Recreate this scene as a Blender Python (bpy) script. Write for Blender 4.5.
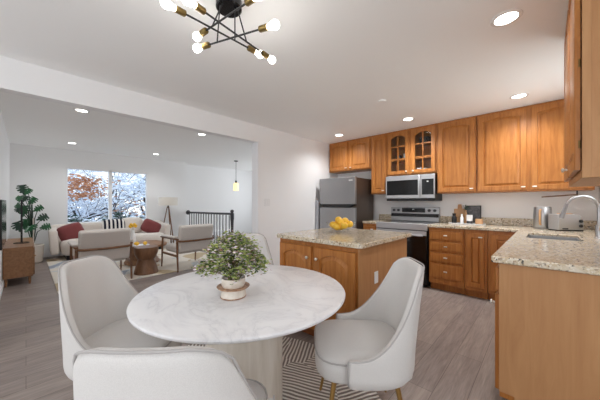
import bpy, bmesh, math, random
from mathutils import Vector, Matrix
PI = math.pi
R = math.radians
S = bpy.context.scene
for o in list(bpy.data.objects): bpy.data.objects.remove(o)
COL = S.collection

# ------------------------------------------------------------------ camera
F_PX = 259.6
cam = bpy.data.cameras.new('camera'); camo = bpy.data.objects.new('camera', cam); COL.objects.link(camo)
cam.sensor_width = 36; cam.lens = F_PX/600*36; cam.shift_y = 3/600; cam.clip_start = .05
camo.location = (0, 0, 1.24); camo.rotation_euler = (R(90), 0, R(43.4542))
S.camera = camo
# ------------------------------------------------------------------ world, exposure
W = bpy.data.worlds.new('world'); S.world = W; W.use_nodes = True
nt = W.node_tree; nt.nodes.clear()
wo = nt.nodes.new('ShaderNodeOutputWorld'); wb = nt.nodes.new('ShaderNodeBackground')
tc = nt.nodes.new('ShaderNodeTexCoord'); sp = nt.nodes.new('ShaderNodeSeparateXYZ'); cr = nt.nodes.new('ShaderNodeValToRGB')
nt.links.new(tc.outputs['Generated'], sp.inputs[0]); nt.links.new(sp.outputs['Z'], cr.inputs[0])
cr.color_ramp.elements[0].position = 0; cr.color_ramp.elements[0].color = (.95, .97, 1, 1)
cr.color_ramp.elements[1].position = .35; cr.color_ramp.elements[1].color = (.72, .85, 1, 1)
nt.links.new(cr.outputs[0], wb.inputs[0]); wb.inputs[1].default_value = 1.35
nt.links.new(wb.outputs[0], wo.inputs[0])
S.view_settings.view_transform = 'Standard'; S.view_settings.look = 'None'
S.view_settings.gamma = 1; S.view_settings.use_curve_mapping = False
S.view_settings.exposure = 0.36
S.cycles.use_denoising = True
S.cycles.max_bounces = 10; S.cycles.diffuse_bounces = 7; S.cycles.transparent_max_bounces = 12
S.cycles.sample_clamp_indirect = 6

def area(name, loc, rot, sx, sy, power, color=(1, 1, 1)):
    l = bpy.data.lights.new(name, 'AREA'); l.shape = 'RECTANGLE'; l.size = sx; l.size_y = sy
    l.energy = power; l.color = color
    o = bpy.data.objects.new(name, l); COL.objects.link(o); o.location = loc; o.rotation_euler = rot
    return o
KC = 2.455     # kitchen ceiling
LC = 2.52      # living ceiling
area('fill_rear', (-1.0, -2.55, 1.25), (R(90), 0, 0), 3.6, 2.1, 38, (.90, .95, 1))       # added soft fill behind camera; the rear wall is closed
area('fill_stair', (-6.4, 6.5, 1.5), (R(-90), 0, 0), 3.2, 1.8, 30, (.90, .95, 1))         # unseen fill lamp added for the living side; no window in this wall
area('fill_side', (1.55, -.6, 1.4), (R(90), 0, R(90)), 2.4, 1.7, 19, (.90, .95, 1))        # added fill lamp at the dining end, before the windowless right wall
area('daylight_sink', (.62, 3.42, 1.75), (R(90), 0, R(90)), .95, .8, 7, (.95, .98, 1))        # window over the sink
KL = [(-.19, 2.17), (-.222, 3.85), (-1.449, 3.8), (-2.684, 3.846)]
LL = [(-4.66, .53), (-7.34, .675), (-4.66, 2.255), (-7.395, 2.336)]

# ------------------------------------------------------------------ helpers
def lin(c):
    return tuple(((x/255)/12.92 if x/255 <= .04045 else ((x/255+.055)/1.055)**2.4) for x in c)
MATS = {}
def mat(name, c, rough=.5, metal=0, spec=.5, emit=None, es=0, sheen=0):
    m = bpy.data.materials.new(name); m.use_nodes = True
    b = m.node_tree.nodes['Principled BSDF']
    b.inputs['Base Color'].default_value = (*lin(c), 1); b.inputs['Roughness'].default_value = rough
    b.inputs['Metallic'].default_value = metal; b.inputs['Specular IOR Level'].default_value = spec
    if emit: b.inputs['Emission Color'].default_value = (*lin(emit), 1); b.inputs['Emission Strength'].default_value = es
    if sheen: b.inputs['Sheen Weight'].default_value = sheen
    MATS[name] = m
    return m
def N(m, t): return m.node_tree.nodes.new(t)
def L(m, a, b): m.node_tree.links.new(a, b)
def coords(m, scale=(1, 1, 1), rot=(0, 0, 0), kind='Object'):
    t = N(m, 'ShaderNodeTexCoord'); p = N(m, 'ShaderNodeMapping')
    p.inputs['Scale'].default_value = scale; p.inputs['Rotation'].default_value = rot
    L(m, t.outputs[kind], p.inputs[0]); return p.outputs[0]
def noise(m, v, scale, detail=4, rough=.5, dist=0):
    n = N(m, 'ShaderNodeTexNoise'); n.inputs['Scale'].default_value = scale; n.inputs['Detail'].default_value = detail
    n.inputs['Roughness'].default_value = rough; n.inputs['Distortion'].default_value = dist
    L(m, v, n.inputs['Vector']); return n.outputs['Fac']
def ramp(m, f, stops, mode='LINEAR'):
    r = N(m, 'ShaderNodeValToRGB'); r.color_ramp.interpolation = mode
    while len(r.color_ramp.elements) < len(stops): r.color_ramp.elements.new(.5)
    for e, (p, c) in zip(r.color_ramp.elements, stops):
        e.position = p; e.color = (*lin(c), 1)
    L(m, f, r.inputs[0]); return r.outputs[0]
def mixc(m, f, a, b, blend='MIX'):
    x = N(m, 'ShaderNodeMix'); x.data_type = 'RGBA'; x.blend_type = blend
    if isinstance(f, (int, float)): x.inputs[0].default_value = f
    else: L(m, f, x.inputs[0])
    for s, v in ((6, a), (7, b)):
        if isinstance(v, tuple): x.inputs[s].default_value = (*lin(v), 1)
        else: L(m, v, x.inputs[s])
    return x.outputs[2]
def base(m, c): L(m, c, m.node_tree.nodes['Principled BSDF'].inputs['Base Color'])
def bump(m, h, strength=.2, dist=.01):
    b = N(m, 'ShaderNodeBump'); b.inputs['Strength'].default_value = strength; b.inputs['Distance'].default_value = dist
    L(m, h, b.inputs['Height']); L(m, b.outputs[0], m.node_tree.nodes['Principled BSDF'].inputs['Normal'])
def math_n(m, op, a, b=None):
    x = N(m, 'ShaderNodeMath'); x.operation = op
    for i, v in ((0, a), (1, b)):
        if v is None: continue
        if isinstance(v, (int, float)): x.inputs[i].default_value = v
        else: L(m, v, x.inputs[i])
    return x.outputs[0]

def paint(name, c):
    m = mat(name, c, .65, spec=.3); bump(m, noise(m, coords(m), 220, 2), .05, .002); return m
paint('wall', (240, 240, 240)); paint('ceiling', (250, 250, 249)); paint('trim', (240, 240, 242))
def wood(name, a, b, c, sc=(14, 14, 1.3), rough=.38, spec=.4):
    m = mat(name, a, rough, spec=spec); v = coords(m, sc)
    n1 = noise(m, v, 2.2, 6, .6, .6); n2 = noise(m, v, 16, 3, .6)
    col = ramp(m, n1, [(.28, a), (.5, b), (.74, c)])
    base(m, mixc(m, ramp(m, n2, [(.35, (0, 0, 0)), (.75, (70, 70, 70))]), col, a)); return m
wood('oak', (150, 90, 38), (174, 111, 52), (190, 129, 68))
wood('oak_panel', (170, 122, 80), (180, 133, 90), (190, 144, 100), (9, 9, .8), .45, .3)
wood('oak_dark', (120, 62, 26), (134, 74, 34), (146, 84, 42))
wood('walnut', (100, 68, 46), (118, 82, 56), (136, 98, 70), (8, 8, 2))
wood('console_wood', (128, 92, 64), (146, 106, 74), (160, 120, 86), (3, 12, 12))
wood('beech', (186, 140, 96), (200, 156, 112), (212, 170, 126))
wood('travertine', (196, 186, 172), (208, 199, 187), (218, 211, 201), (9, 9, 1.2), .6, .2)

def granite():
    m = mat('granite', (190, 172, 142), .14, spec=.5); v = coords(m)
    cl = ramp(m, noise(m, v, 11, 5, .65, .8), [(.3, (186, 166, 134)), (.52, (206, 192, 168)), (.72, (222, 214, 200))])
    vo = N(m, 'ShaderNodeTexVoronoi'); vo.inputs['Scale'].default_value = 105; L(m, v, vo.inputs['Vector'])
    sx = N(m, 'ShaderNodeSeparateColor'); L(m, vo.outputs['Color'], sx.inputs[0])
    sp1 = ramp(m, sx.outputs[0], [(0, (40, 38, 44)), (.13, (128, 98, 72)), (.24, (200, 182, 152)), (.66, (228, 220, 204))], 'CONSTANT')
    dens = ramp(m, noise(m, v, 28, 3, .6), [(.38, (60, 60, 60)), (.6, (245, 245, 245))])
    base(m, mixc(m, dens, cl, sp1)); return m
granite()
def marble():
    m = mat('marble', (236, 234, 234), .3, spec=.4); v = coords(m)
    n = noise(m, v, 3.2, 9, .62, 1.6); a = math_n(m, 'ABSOLUTE', math_n(m, 'SUBTRACT', n, .5))
    vein = ramp(m, a, [(0, (216, 215, 217)), (.02, (226, 225, 227)), (.09, (233, 232, 233))])
    base(m, vein); return m
marble()
def floor_mat():
    m = mat('plank', (160, 145, 140), .42, spec=.35)
    v = coords(m, (1, 1, 1), (0, 0, R(90)))
    b = N(m, 'ShaderNodeTexBrick'); L(m, v, b.inputs['Vector'])
    b.inputs['Scale'].default_value = 1; b.inputs['Brick Width'].default_value = 1.22; b.inputs['Row Height'].default_value = .18
    b.inputs['Mortar Size'].default_value = .0018; b.inputs['Mortar Smooth'].default_value = .2
    b.inputs['Color1'].default_value = (0, 0, 0, 1); b.inputs['Color2'].default_value = (1, 1, 1, 1); b.inputs['Mortar'].default_value = (.5, .5, .5, 1)
    plank = ramp(m, b.outputs['Color'], [(0, (122, 111, 108)), (.5, (140, 128, 122)), (1, (158, 145, 136))])
    v2 = coords(m, (9, .9, 1)); g = noise(m, v2, 3, 6, .65, .7)
    g2 = noise(m, coords(m, (60, 3, 1)), 2, 3)
    c = mixc(m, .55, plank, ramp(m, g, [(.25, (88, 77, 74)), (.5, (140, 127, 121)), (.75, (180, 166, 156))]))
    c = mixc(m, .16, c, ramp(m, g2, [(.3, (100, 86, 80)), (.7, (190, 176, 166))]))
    c = mixc(m, math_n(m, 'MULTIPLY', b.outputs['Fac'], .75), c, (82, 70, 66))
    base(m, c); bump(m, g2, .06, .002); return m
floor_mat()
def fabric(name, c, d, sc=420, st=.25):
    m = mat(name, c, .85, spec=.2, sheen=.15); v = coords(m); n = noise(m, v, sc, 2)
    base(m, mixc(m, ramp(m, n, [(.3, (0, 0, 0)), (.7, (255, 255, 255))]), d, c)); bump(m, n, st, .002); return m
fabric('chair_fabric', (216, 213, 210), (206, 203, 200)); mat('piping', (178, 174, 172), .8, spec=.2)
fabric('chair_inner', (200, 193, 190), (190, 183, 180))
fabric('sofa_fabric', (232, 224, 216), (216, 206, 196), 160, .5)
fabric('armchair_fabric', (206, 198, 191), (190, 182, 175), 260, .4)
fabric('rust_fabric', (138, 74, 74), (112, 54, 54), 120, .5)
fabric('shade_fabric', (236, 230, 220), (228, 222, 212))
fabric('boucle', (236, 230, 224), (214, 206, 198), 110, .6)
mat('steel', (186, 186, 188), .3, .95); mat('steel_brushed', (160, 160, 162), .38, .85)
mat('steel_dark', (96, 84, 76), .35, .6); mat('steel_light', (184, 184, 186), .36, .6)
mat('black_gloss', (14, 14, 16), .12, spec=.5); mat('black', (24, 24, 26), .45); mat('charcoal', (66, 66, 70), .4, .3)
mat('brass', (176, 140, 84), .3, .9); mat('antique_brass', (124, 104, 62), .35, .85); mat('nickel', (226, 222, 212), .3, .6)
mat('white_gloss', (240, 240, 240), .25); mat('white_plastic', (232, 232, 232), .45); mat('grey_panel', (176, 178, 184), .4)
mat('bulb', (255, 255, 255), .4, emit=(255, 250, 240), es=7); mat('lamp_disc', (255, 255, 255), .4, emit=(255, 250, 242), es=7)
mat('pendant_glow', (240, 224, 180), .4, emit=(255, 226, 160), es=.9)
mat('lemon', (244, 192, 54), .42); mat('dark_void', (12, 10, 10), .8, spec=.1)
mat('green_leaf', (30, 88, 48), .35); mat('green_dark', (18, 52, 34), .4); mat('stem', (96, 92, 54), .6)
mat('tray_white', (236, 236, 238), .3); mat('terracotta_pot', (222, 214, 204), .6); mat('pink', (206, 176, 166), .6)
mat('teal', (60, 96, 100), .6)

class MB:
    def __init__(self): self.b = bmesh.new()
    def _add(self, vs, fs, M=None):
        bv = [self.b.verts.new(M @ Vector(v) if M else Vector(v)) for v in vs]
        for f in fs:
            try: self.b.faces.new([bv[i] for i in f])
            except ValueError: pass
        return self
    def box(self, x0, x1, y0, y1, z0, z1, M=None):
        v = [(x, y, z) for z in (z0, z1) for y in (y0, y1) for x in (x0, x1)]
        return self._add(v, [(0, 2, 3, 1), (4, 5, 7, 6), (0, 1, 5, 4), (2, 6, 7, 3), (0, 4, 6, 2), (1, 3, 7, 5)], M)
    def tube(self, pts, r, n=10, cap=True, M=None):
        pts = [Vector(p) for p in pts]; k = len(pts)
        rs = r if isinstance(r, (list, tuple)) else [r]*k
        vs = []; up = None
        for i, p in enumerate(pts):
            t = (pts[min(i+1, k-1)] - pts[max(i-1, 0)]).normalized()
            if up is None:
                up = t.orthogonal().normalized()
            else:
                up = (up - t*up.dot(t)); up = up.normalized() if up.length > 1e-6 else t.orthogonal().normalized()
            w = t.cross(up)
            for j in range(n):
                a = 2*PI*j/n; vs.append(p + (up*math.cos(a) + w*math.sin(a))*rs[i])
        fs = [(i*n+j, i*n+(j+1) % n, (i+1)*n+(j+1) % n, (i+1)*n+j) for i in range(k-1) for j in range(n)]
        if cap: fs += [tuple(range(n))[::-1], tuple(range((k-1)*n, k*n))]
        return self._add(vs, fs, M)
    def lathe(self, prof, c=(0, 0, 0), n=32, M=None, sup=2, ax=1, ay=1):
        vs = []
        for r, z in prof:
            for j in range(n):
                a = 2*PI*j/n; ca, sa = math.cos(a), math.sin(a)
                q = (abs(ca)**sup + abs(sa)**sup)**(-1/sup)
                vs.append((c[0]+r*ca*q*ax, c[1]+r*sa*q*ay, c[2]+z))
        k = len(prof)
        fs = [(i*n+j, i*n+(j+1) % n, (i+1)*n+(j+1) % n, (i+1)*n+j) for i in range(k-1) for j in range(n)]
        if prof[0][0] > 1e-5: fs.append(tuple(range(n))[::-1])
        if prof[-1][0] > 1e-5: fs.append(tuple(range((k-1)*n, k*n)))
        return self._add(vs, fs, M)
    def ball(self, c, r, n=16, sz=1):
        return self.lathe([(r*math.sin(PI*i/8)+1e-6, -r*sz*math.cos(PI*i/8)) for i in range(9)], c, n)
    def prism(self, poly, y0, y1, M=None):     # poly in xz, extruded along y
        k = len(poly)
        vs = [(x, y0, z) for x, z in poly] + [(x, y1, z) for x, z in poly]
        fs = [tuple(range(k)), tuple(range(k, 2*k))[::-1]] + [(i, k+i, k+(i+1) % k, (i+1) % k) for i in range(k)]
        return self._add(vs, fs, M)
    def slab(self, poly, z0, z1, M=None):      # poly in xy, extruded up
        k = len(poly)
        vs = [(x, y, z0) for x, y in poly] + [(x, y, z1) for x, y in poly]
        fs = [tuple(range(k))[::-1], tuple(range(k, 2*k))] + [(i, (i+1) % k, k+(i+1) % k, k+i) for i in range(k)]
        return self._add(vs, fs, M)
    def build(self, name, m, parent=None, bevel=0, sub=0, solid=0, smooth=True, ang=35, loc=None, seg=2, recalc=True):
        if recalc: bmesh.ops.recalc_face_normals(self.b, faces=self.b.faces)
        me = bpy.data.meshes.new(name); self.b.to_mesh(me); self.b.free()
        if smooth:
            me.shade_smooth(); me.set_sharp_from_angle(angle=R(ang))
        me.materials.append(MATS[m] if isinstance(m, str) else m)
        o = bpy.data.objects.new(name, me); COL.objects.link(o)
        if parent: o.parent = parent
        if loc: o.location = loc
        if solid:
            s = o.modifiers.new('solid', 'SOLIDIFY'); s.thickness = solid; s.offset = 0
        if bevel:
            b = o.modifiers.new('bevel', 'BEVEL'); b.width = bevel; b.segments = seg; b.limit_method = 'ANGLE'; b.harden_normals = False
        if sub:
            s = o.modifiers.new('sub', 'SUBSURF'); s.levels = sub; s.render_levels = sub
        return o
def thing(name, label, cat, loc=(0, 0, 0), rz=0, group=None):
    o = bpy.data.objects.new(name, None); COL.objects.link(o); o.location = loc; o.rotation_euler = (0, 0, rz)
    o.empty_display_size = .1
    return tag(o, label, cat, group)
def tag(o, label, cat, group=None, kind=None):
    o['label'] = label; o['category'] = cat
    if group: o['group'] = group
    if kind: o['kind'] = kind
    return o
def struct(o):
    o['kind'] = 'structure'; return o
def dup(root, loc, rz, label, group=None):
    r = root.copy(); COL.objects.link(r); r.location = loc
    e = r.rotation_euler.copy(); e.z = rz; r.rotation_euler = e
    r['label'] = label
    if group: r['group'] = group
    def rec(a, b):
        for ch in list(a.children):
            c = ch.copy(); COL.objects.link(c); c.parent = b
            rec(ch, c)
    rec(root, r)
    return r

# ------------------------------------------------------------------ setting
YW = 4.627; XL = -3.26; XR = .45; XF = -8.3; YS = 3.56
m = MB(); m.box(XL-.12, 1.7, -2.7, YW+.1, -.1, 0); m.box(XF-.1, XL-.12, -.34, YS+.02, -.1, 0); m.box(-4.4, XL-.12, YS+.02, 6.7, -.1, 0)
struct(m.build('floor', 'plank', smooth=False))
m = MB(); m.box(XL, 1.7, -2.7, YW+.1, KC, KC+.12); struct(m.build('ceiling_kitchen', 'ceiling', smooth=False))
m = MB(); m.box(XF-.4, XL-.12, -.34, 6.7, LC, LC+.12); struct(m.build('ceiling_living', 'ceiling', smooth=False))
m = MB(); m.box(XL, XR+.15, YW, YW+.12, 0, KC); struct(m.build('wall_kitchen_back', 'wall', smooth=False))
# partition with the wide opening and its header beam
m = MB(); m.box(XL-.12, XL, 2.49, YW+.1, 0, LC); m.box(XL-.12, XL, -.24, 2.49, 2.19, LC); m.box(XL-.12, XL, -2.7, -.24, 0, LC)
struct(m.build('wall_partition', 'wall', smooth=False))
WY0, WY1, WZ0, WZ1 = .655, 2.4, .74, 2.09
m = MB(); m.box(XF-.12, XF, -.36, WY0, 0, LC); m.box(XF-.12, XF, WY1, 3.5, 0, LC); m.box(XF-.12, XF, WY0, WY1, 0, WZ0); m.box(XF-.12, XF, WY0, WY1, WZ1, LC)
struct(m.build('wall_living_far', 'wall', smooth=False))
m = MB(); m.box(XF-.12, XL-.12, -.36, -.24, 0, LC); struct(m.build('wall_living_left', 'wall', smooth=False))
m = MB(); m.box(XF-.42, XF-.3, 3.5, 6.7, -2.6, LC); m.box(XF-.3, XF-.121, 3.38, 3.5, -2.6, LC); struct(m.build('wall_stair_far', 'wall', smooth=False))
m = MB(); m.box(XF-.42, XL-.12, 6.6, 6.7, -2.6, LC); struct(m.build('wall_stair_side', 'wall', smooth=False))
m = MB(); m.box(XF-.3, -4.4, 3.6, 6.6, -2.7, -2.6); m.box(XF-.3, -4.4, 3.56, 3.58, -2.6, -.1); m.box(-4.42, -4.4, 3.58, 6.6, -2.6, -.1)
struct(m.build('floor_stairwell', 'plank', smooth=False))
# right kitchen wall with the window over the sink
SY0, SY1, SZ0, SZ1 = 2.9, 3.95, 1.32, 2.2
m = MB(); m.box(XR, XR+.12, 1.7, SY0, 0, KC); m.box(XR, XR+.12, SY1, YW, 0, KC); m.box(XR, XR+.12, SY0, SY1, 0, SZ0); m.box(XR, XR+.12, SY0, SY1, SZ1, KC)
m.box(XR+.12, 1.6, 1.7, 1.82, 0, KC)
struct(m.build('wall_kitchen_right', 'wall', smooth=False))
m = MB(); m.box(1.6, 1.7, -2.7, 1.82, 0, KC); struct(m.build('wall_right', 'wall', smooth=False))
m = MB(); m.box(XL, 1.7, -2.7, -2.6, 0, KC); struct(m.build('wall_rear', 'wall', smooth=False))
# baseboards, opening casing
m = MB(); m.box(XF, XF+.014, -.24, 3.5, 0, .1); struct(m.build('baseboard_living_far', 'trim', bevel=.003))
m = MB(); m.box(XF+.02, XL-.12, -.24, -.226, 0, .1); struct(m.build('baseboard_living_left', 'trim', bevel=.003))
m = MB(); m.box(XL, XL+.014, 2.49, 3.85, 0, .1); struct(m.build('baseboard_kitchen', 'trim', bevel=.003))
m = MB(); m.box(XL-.135, XL+.012, 2.474, 2.49, 0, 2.19); struct(m.build('trim_1', 'trim', bevel=.002))
m = MB(); m.box(XF-.298, XF-.2, 4.5, 5.3, .05, .24); struct(m.build('trim_2', 'trim', bevel=.004))
# glass
def glass_mat():
    m = bpy.data.materials.new('clear_glass'); m.use_nodes = True; t = m.node_tree; t.nodes.clear()
    o = t.nodes.new('ShaderNodeOutputMaterial'); a = t.nodes.new('ShaderNodeBsdfTransparent'); b = t.nodes.new('ShaderNodeBsdfGlossy')
    x = t.nodes.new('ShaderNodeMixShader'); lw = t.nodes.new('ShaderNodeLayerWeight'); lw.inputs[0].default_value = .5; f = t.nodes.new('ShaderNodeMath'); f.operation = 'POWER'; f.inputs[1].default_value = 4; t.links.new(lw.outputs['Facing'], f.inputs[0]); f2 = t.nodes.new('ShaderNodeMath'); f2.operation = 'MULTIPLY_ADD'; f2.inputs[1].default_value = .5; f2.inputs[2].default_value = .025; t.links.new(f.outputs[0], f2.inputs[0]); f = f2
    b.inputs['Roughness'].default_value = .02; a.inputs[0].default_value = (.97, .985, .98, 1)
    t.links.new(f.outputs[0], x.inputs[0]); t.links.new(a.outputs[0], x.inputs[1]); t.links.new(b.outputs[0], x.inputs[2]); t.links.new(x.outputs[0], o.inputs[0])
    MATS['clear_glass'] = m
glass_mat()
wn = bpy.data.objects.new('window_1', None); COL.objects.link(wn); struct(wn); wn.location = (XF-.06, (WY0+WY1)/2, WZ0)
m = MB(); hw = (WY1-WY0)/2; hh = WZ1-WZ0
for a, b, c, d in ((-hw, -hw+.03, 0, hh), (hw-.03, hw, 0, hh), (-hw, hw, 0, .03), (-hw, hw, hh-.03, hh), (-.035, .035, 0, hh)):
    m.box(-.035, .06, a, b, c, d)
m.build('window_frame', 'trim', wn, bevel=.003)
m = MB(); m.box(-.004, .004, -hw+.02, -.02, .02, hh-.02); m.build('pane', 'clear_glass', wn, smooth=False)
m = MB(); m.box(-.024, -.016, .02, hw-.02, .02, hh-.02); m.build('pane', 'clear_glass', wn, smooth=False)
wn = bpy.data.objects.new('window_2', None); COL.objects.link(wn); struct(wn); wn.location = (XR+.06, (SY0+SY1)/2, SZ0)
hw = (SY1-SY0)/2; hh = SZ1-SZ0; m = MB()
for a, b, c, d in ((-hw, -hw+.04, 0, hh), (hw-.04, hw, 0, hh), (-hw, hw, 0, .04), (-hw, hw, hh-.04, hh), (-hw, hw, hh/2-.02, hh/2+.02)):
    m.box(-.075, .035, a, b, c, d)
m.build('window_frame', 'trim', wn, bevel=.003)
m = MB(); m.box(-.004, .004, -hw+.03, hw-.03, .03, hh-.03); m.build('pane', 'clear_glass', wn, smooth=False)

# ------------------------------------------------------------------ outside: snow, trees
def snow_mat(name, dark, lo=.0, hi=.45, n_sc=9):
    m = mat(name, dark, .8, spec=.2); g = N(m, 'ShaderNodeNewGeometry'); s = N(m, 'ShaderNodeSeparateXYZ'); L(m, g.outputs['Normal'], s.inputs[0])
    n = noise(m, coords(m), n_sc, 3); a = math_n(m, 'ADD', s.outputs['Z'], math_n(m, 'MULTIPLY', math_n(m, 'SUBTRACT', n, .5), 1.2))
    r = ramp(m, a, [(lo, (0, 0, 0)), (hi, (255, 255, 255))]); base(m, mixc(m, r, dark, (226, 232, 244))); return m
snow_mat('snowy_bark', (58, 52, 52), .05, .3); snow_mat('snowy_green', (58, 86, 70), .1, .7); snow_mat('snow_ground', (222, 228, 240), 0, .1)
mat('brown_leaf', (190, 136, 104), .7, spec=.2); mat('snow', (230, 236, 246), .8, spec=.2)
m = MB(); m.box(-60, XF-.5, -30, 40, -3.2, -3.0); struct(m.build('ground_outside', 'snow_ground', smooth=False))
def tree(x, y, h, seed, label, leaves=0, snow=420, spread=1.0, bough=None):
    rnd = random.Random(seed); t = thing('tree', label, 'tree', (x, y, -3.0), 0, 'snowy trees outside the window')
    m = MB(); tips = []
    def grow(p, d, ln, r, lv):
        pts = [p]; q = p.copy(); dd = d.copy()
        for i in range(3):
            dd = (dd + Vector((rnd.uniform(-.2, .2), rnd.uniform(-.2, .2), rnd.uniform(-.12, .16)))).normalized()
            q = q + dd*ln/3; pts.append(q.copy())
        m.tube(pts, [r, r*.85, r*.7, r*.5], 5 if lv else 8)
        tips.extend(pts[1:] if lv >= 2 else [])
        if lv < 4:
            for k in range(4 if lv < 2 else 3):
                pp = pts[rnd.randint(1, 3)]
                nd = (dd*.6 + Vector((rnd.uniform(-1, 1), rnd.uniform(-1, 1), rnd.uniform(-.25, .7)))*spread).normalized()
                grow(pp, nd, ln*.66, r*.52, lv+1)
    grow(Vector((0, 0, 0)), Vector((0, 0, 1)), h*.42, .13, 0)
    m.build('branches', 'snowy_bark', t, ang=80)
    s = MB()
    for i in range(snow):
        p = rnd.choice(tips); a = rnd.uniform(.02, .075)
        s.ball(p + Vector((rnd.uniform(-.15, .15), rnd.uniform(-.15, .15), rnd.uniform(0, .08))), a, 5, rnd.uniform(.35, .7))
    s.build('snow_clumps', 'snow', t)['kind'] = 'stuff'
    if leaves:
        s = MB()
        for i in range(leaves):
            p = (rnd.choice(tips) + Vector([rnd.gauss(0, .14) for _ in range(3)])) if not bough else Vector((bough[0]+rnd.gauss(0, .35), bough[1]+rnd.gauss(0, .38), bough[2]+rnd.choice((-.22, .05, .3))+rnd.gauss(0, .09))); a = rnd.uniform(.03, .075)
            M = Matrix.Translation(p) @ Matrix.Rotation(rnd.uniform(0, 6), 4, 'Z') @ Matrix.Rotation(rnd.uniform(0, 3), 4, 'X')
            s._add([(-a, 0, 0), (0, a*.6, .01), (a, 0, 0), (0, -a*.6, .01)], [(0, 1, 2, 3)], M)
        s.build('leaves', 'brown_leaf', t, smooth=False)['kind'] = 'stuff'
    return t
tree(-12.4, .2, 8.0, 3, 'tree with rusty brown leaves behind the left window pane', 850, 900, bough=(.3, 1.15, 4.75))
tree(-14.5, 2.0, 8.4, 7, 'bare snowy tree centred behind the window mullion', 0, 2200)
tree(-12.6, 4.3, 7.8, 11, 'bare snow-laden tree filling the right window pane', 260, 2400, bough=(.2, -1.2, 4.1))
tree(-17.5, .2, 8.5, 19, 'distant snowy tree at the left edge of the window', 0, 2200)
tree(-18.5, 5.0, 9.5, 23, 'distant snowy tree at the right edge of the window', 0, 2600)
tree(-22, 2.6, 9.5, 29, 'farthest snowy tree seen low behind the others', 0, 2600)
for i, (x, y, r, lb) in enumerate(((-10.6, 1.0, .95, 'snow-dusted green shrub below the left window pane'), (-10.9, 2.2, 1.0, 'snow-dusted green shrub below the middle of the window'), (-10.5, 3.2, .95, 'snow-dusted green shrub below the right window pane'))):
    rnd = random.Random(i); s = MB()
    for k in range(900):
        a = rnd.uniform(0, 2*PI); e = rnd.uniform(0, PI/2); q = r*rnd.uniform(.8, 1.05)
        p = Vector((q*math.cos(a)*math.cos(e), q*math.sin(a)*math.cos(e), 2.5+q*math.sin(e)*1.35)); w = rnd.uniform(.05, .12)
        M = Matrix.Translation(p) @ Matrix.Rotation(rnd.uniform(0, 6), 4, 'Z') @ Matrix.Rotation(rnd.uniform(-.8, .8), 4, 'X')
        s._add([(-w, 0, 0), (0, w*.5, .02), (w, 0, 0), (0, -w*.5, .02)], [(0, 1, 2, 3)], M)
    s.lathe([(r*.5, 0), (r*.85, .8), (r*.9, 2.4), (r*.7, 3.2), (.05, 3.6)], (0, 0, 0), 14)
    tag(s.build('shrub', 'snowy_green', loc=(x, y, -3.0)), lb, 'shrub', 'shrubs outside the window')

# ------------------------------------------------------------------ cabinet doors and drawers
def loop(x0, x1, z0, z1, rise, d, n=14):
    x0 += d; x1 -= d; z0 += d; z1 -= d; P = []
    for i in range(n): P.append((x0+(x1-x0)*i/n, z0))
    for i in range(n): P.append((x1, z0+(z1-rise-z0)*i/n))
    for i in range(n):
        t = i/n; P.append((x1+(x0-x1)*t, z1-rise+rise*math.sin(PI*t)**.8 if 0 < t < 1 else z1-rise))
    for i in range(n): P.append((x0, z1-rise+(z0-z1+rise)*i/n))
    return P
def panel_door(w, h, arch=0, t=.02, rail=.058, glass=False, parent=None, loc=(0, 0, 0), mt='oak', name='door'):
    m = MB(); st = min(rail, w*.24)
    outer = loop(0, w, 0, h, 0, 0); L0 = (st, w-st, rail, h-rail*.9, arch)
    rings = [[(x, 0, z) for x, z in outer], [(x, -t+.004, z) for x, z in outer], [(x, -t, z) for x, z in loop(0, w, 0, h, 0, .004)]]
    rings.append([(x, -t, z) for x, z in loop(*L0, 0)])
    if glass:
        rings.append([(x, 0, z) for x, z in loop(*L0, .004)])
    else:
        rings.append([(x, -t+.013, z) for x, z in loop(*L0, .003)])
        rings.append([(x, -t+.013, z) for x, z in loop(*L0, .011)])
        rings.append([(x, -t+.003, z) for x, z in loop(*L0, min(.034, w*.11))])
        rings.append([(x, -t+.001, z) for x, z in loop(*L0, min(.036, w*.115))])
    k = len(outer); vs = [p for r in rings for p in r]
    fs = [(i*k+j, i*k+(j+1) % k, (i+1)*k+(j+1) % k, (i+1)*k+j) for i in range(len(rings)-1) for j in range(k)]
    if glass: fs += [((len(rings)-1)*k+j, (len(rings)-1)*k+(j+1) % k, (j+1) % k, j) for j in range(k)]
    else: fs += [tuple(range((len(rings)-1)*k, len(rings)*k)), tuple(range(k))[::-1]]
    m._add(vs, fs)
    if glass:
        m.box(w/2-.009, w/2+.009, -t+.003, -.003, rail, h-rail)
        for zz in (.36, .66): m.box(st, w-st, -t+.003, -.003, h*zz-.009, h*zz+.009)
    o = m.build(name, mt, parent, ang=25, loc=loc)
    if glass:
        g = MB(); g.box(st-.004, w-st+.004, -.009, -.005, rail-.004, h-rail*.9); gp = g.build('pane', 'clear_glass', o, smooth=False)
    return o
def knob(parent, x, z, t=.02, mt='nickel', pull=False):
    m = MB()
    if pull:
        m.box(x-.022, x+.022, -t-.024, -t-.012, z-.008, z+.008); m.box(x-.008, x+.008, -t-.013, -t+.001, z-.005, z+.005)
        return m.build('knob', mt, parent, bevel=.003)
    M = Matrix.Translation((x, -t, z)) @ Matrix.Rotation(R(90), 4, 'X')
    m.lathe([(.006, -.001), (.006, .012), (.014, .017), (.014, .024), (.004, .028)], (0, 0, 0), 14, M)
    return m.build('knob', mt, parent)
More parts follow.
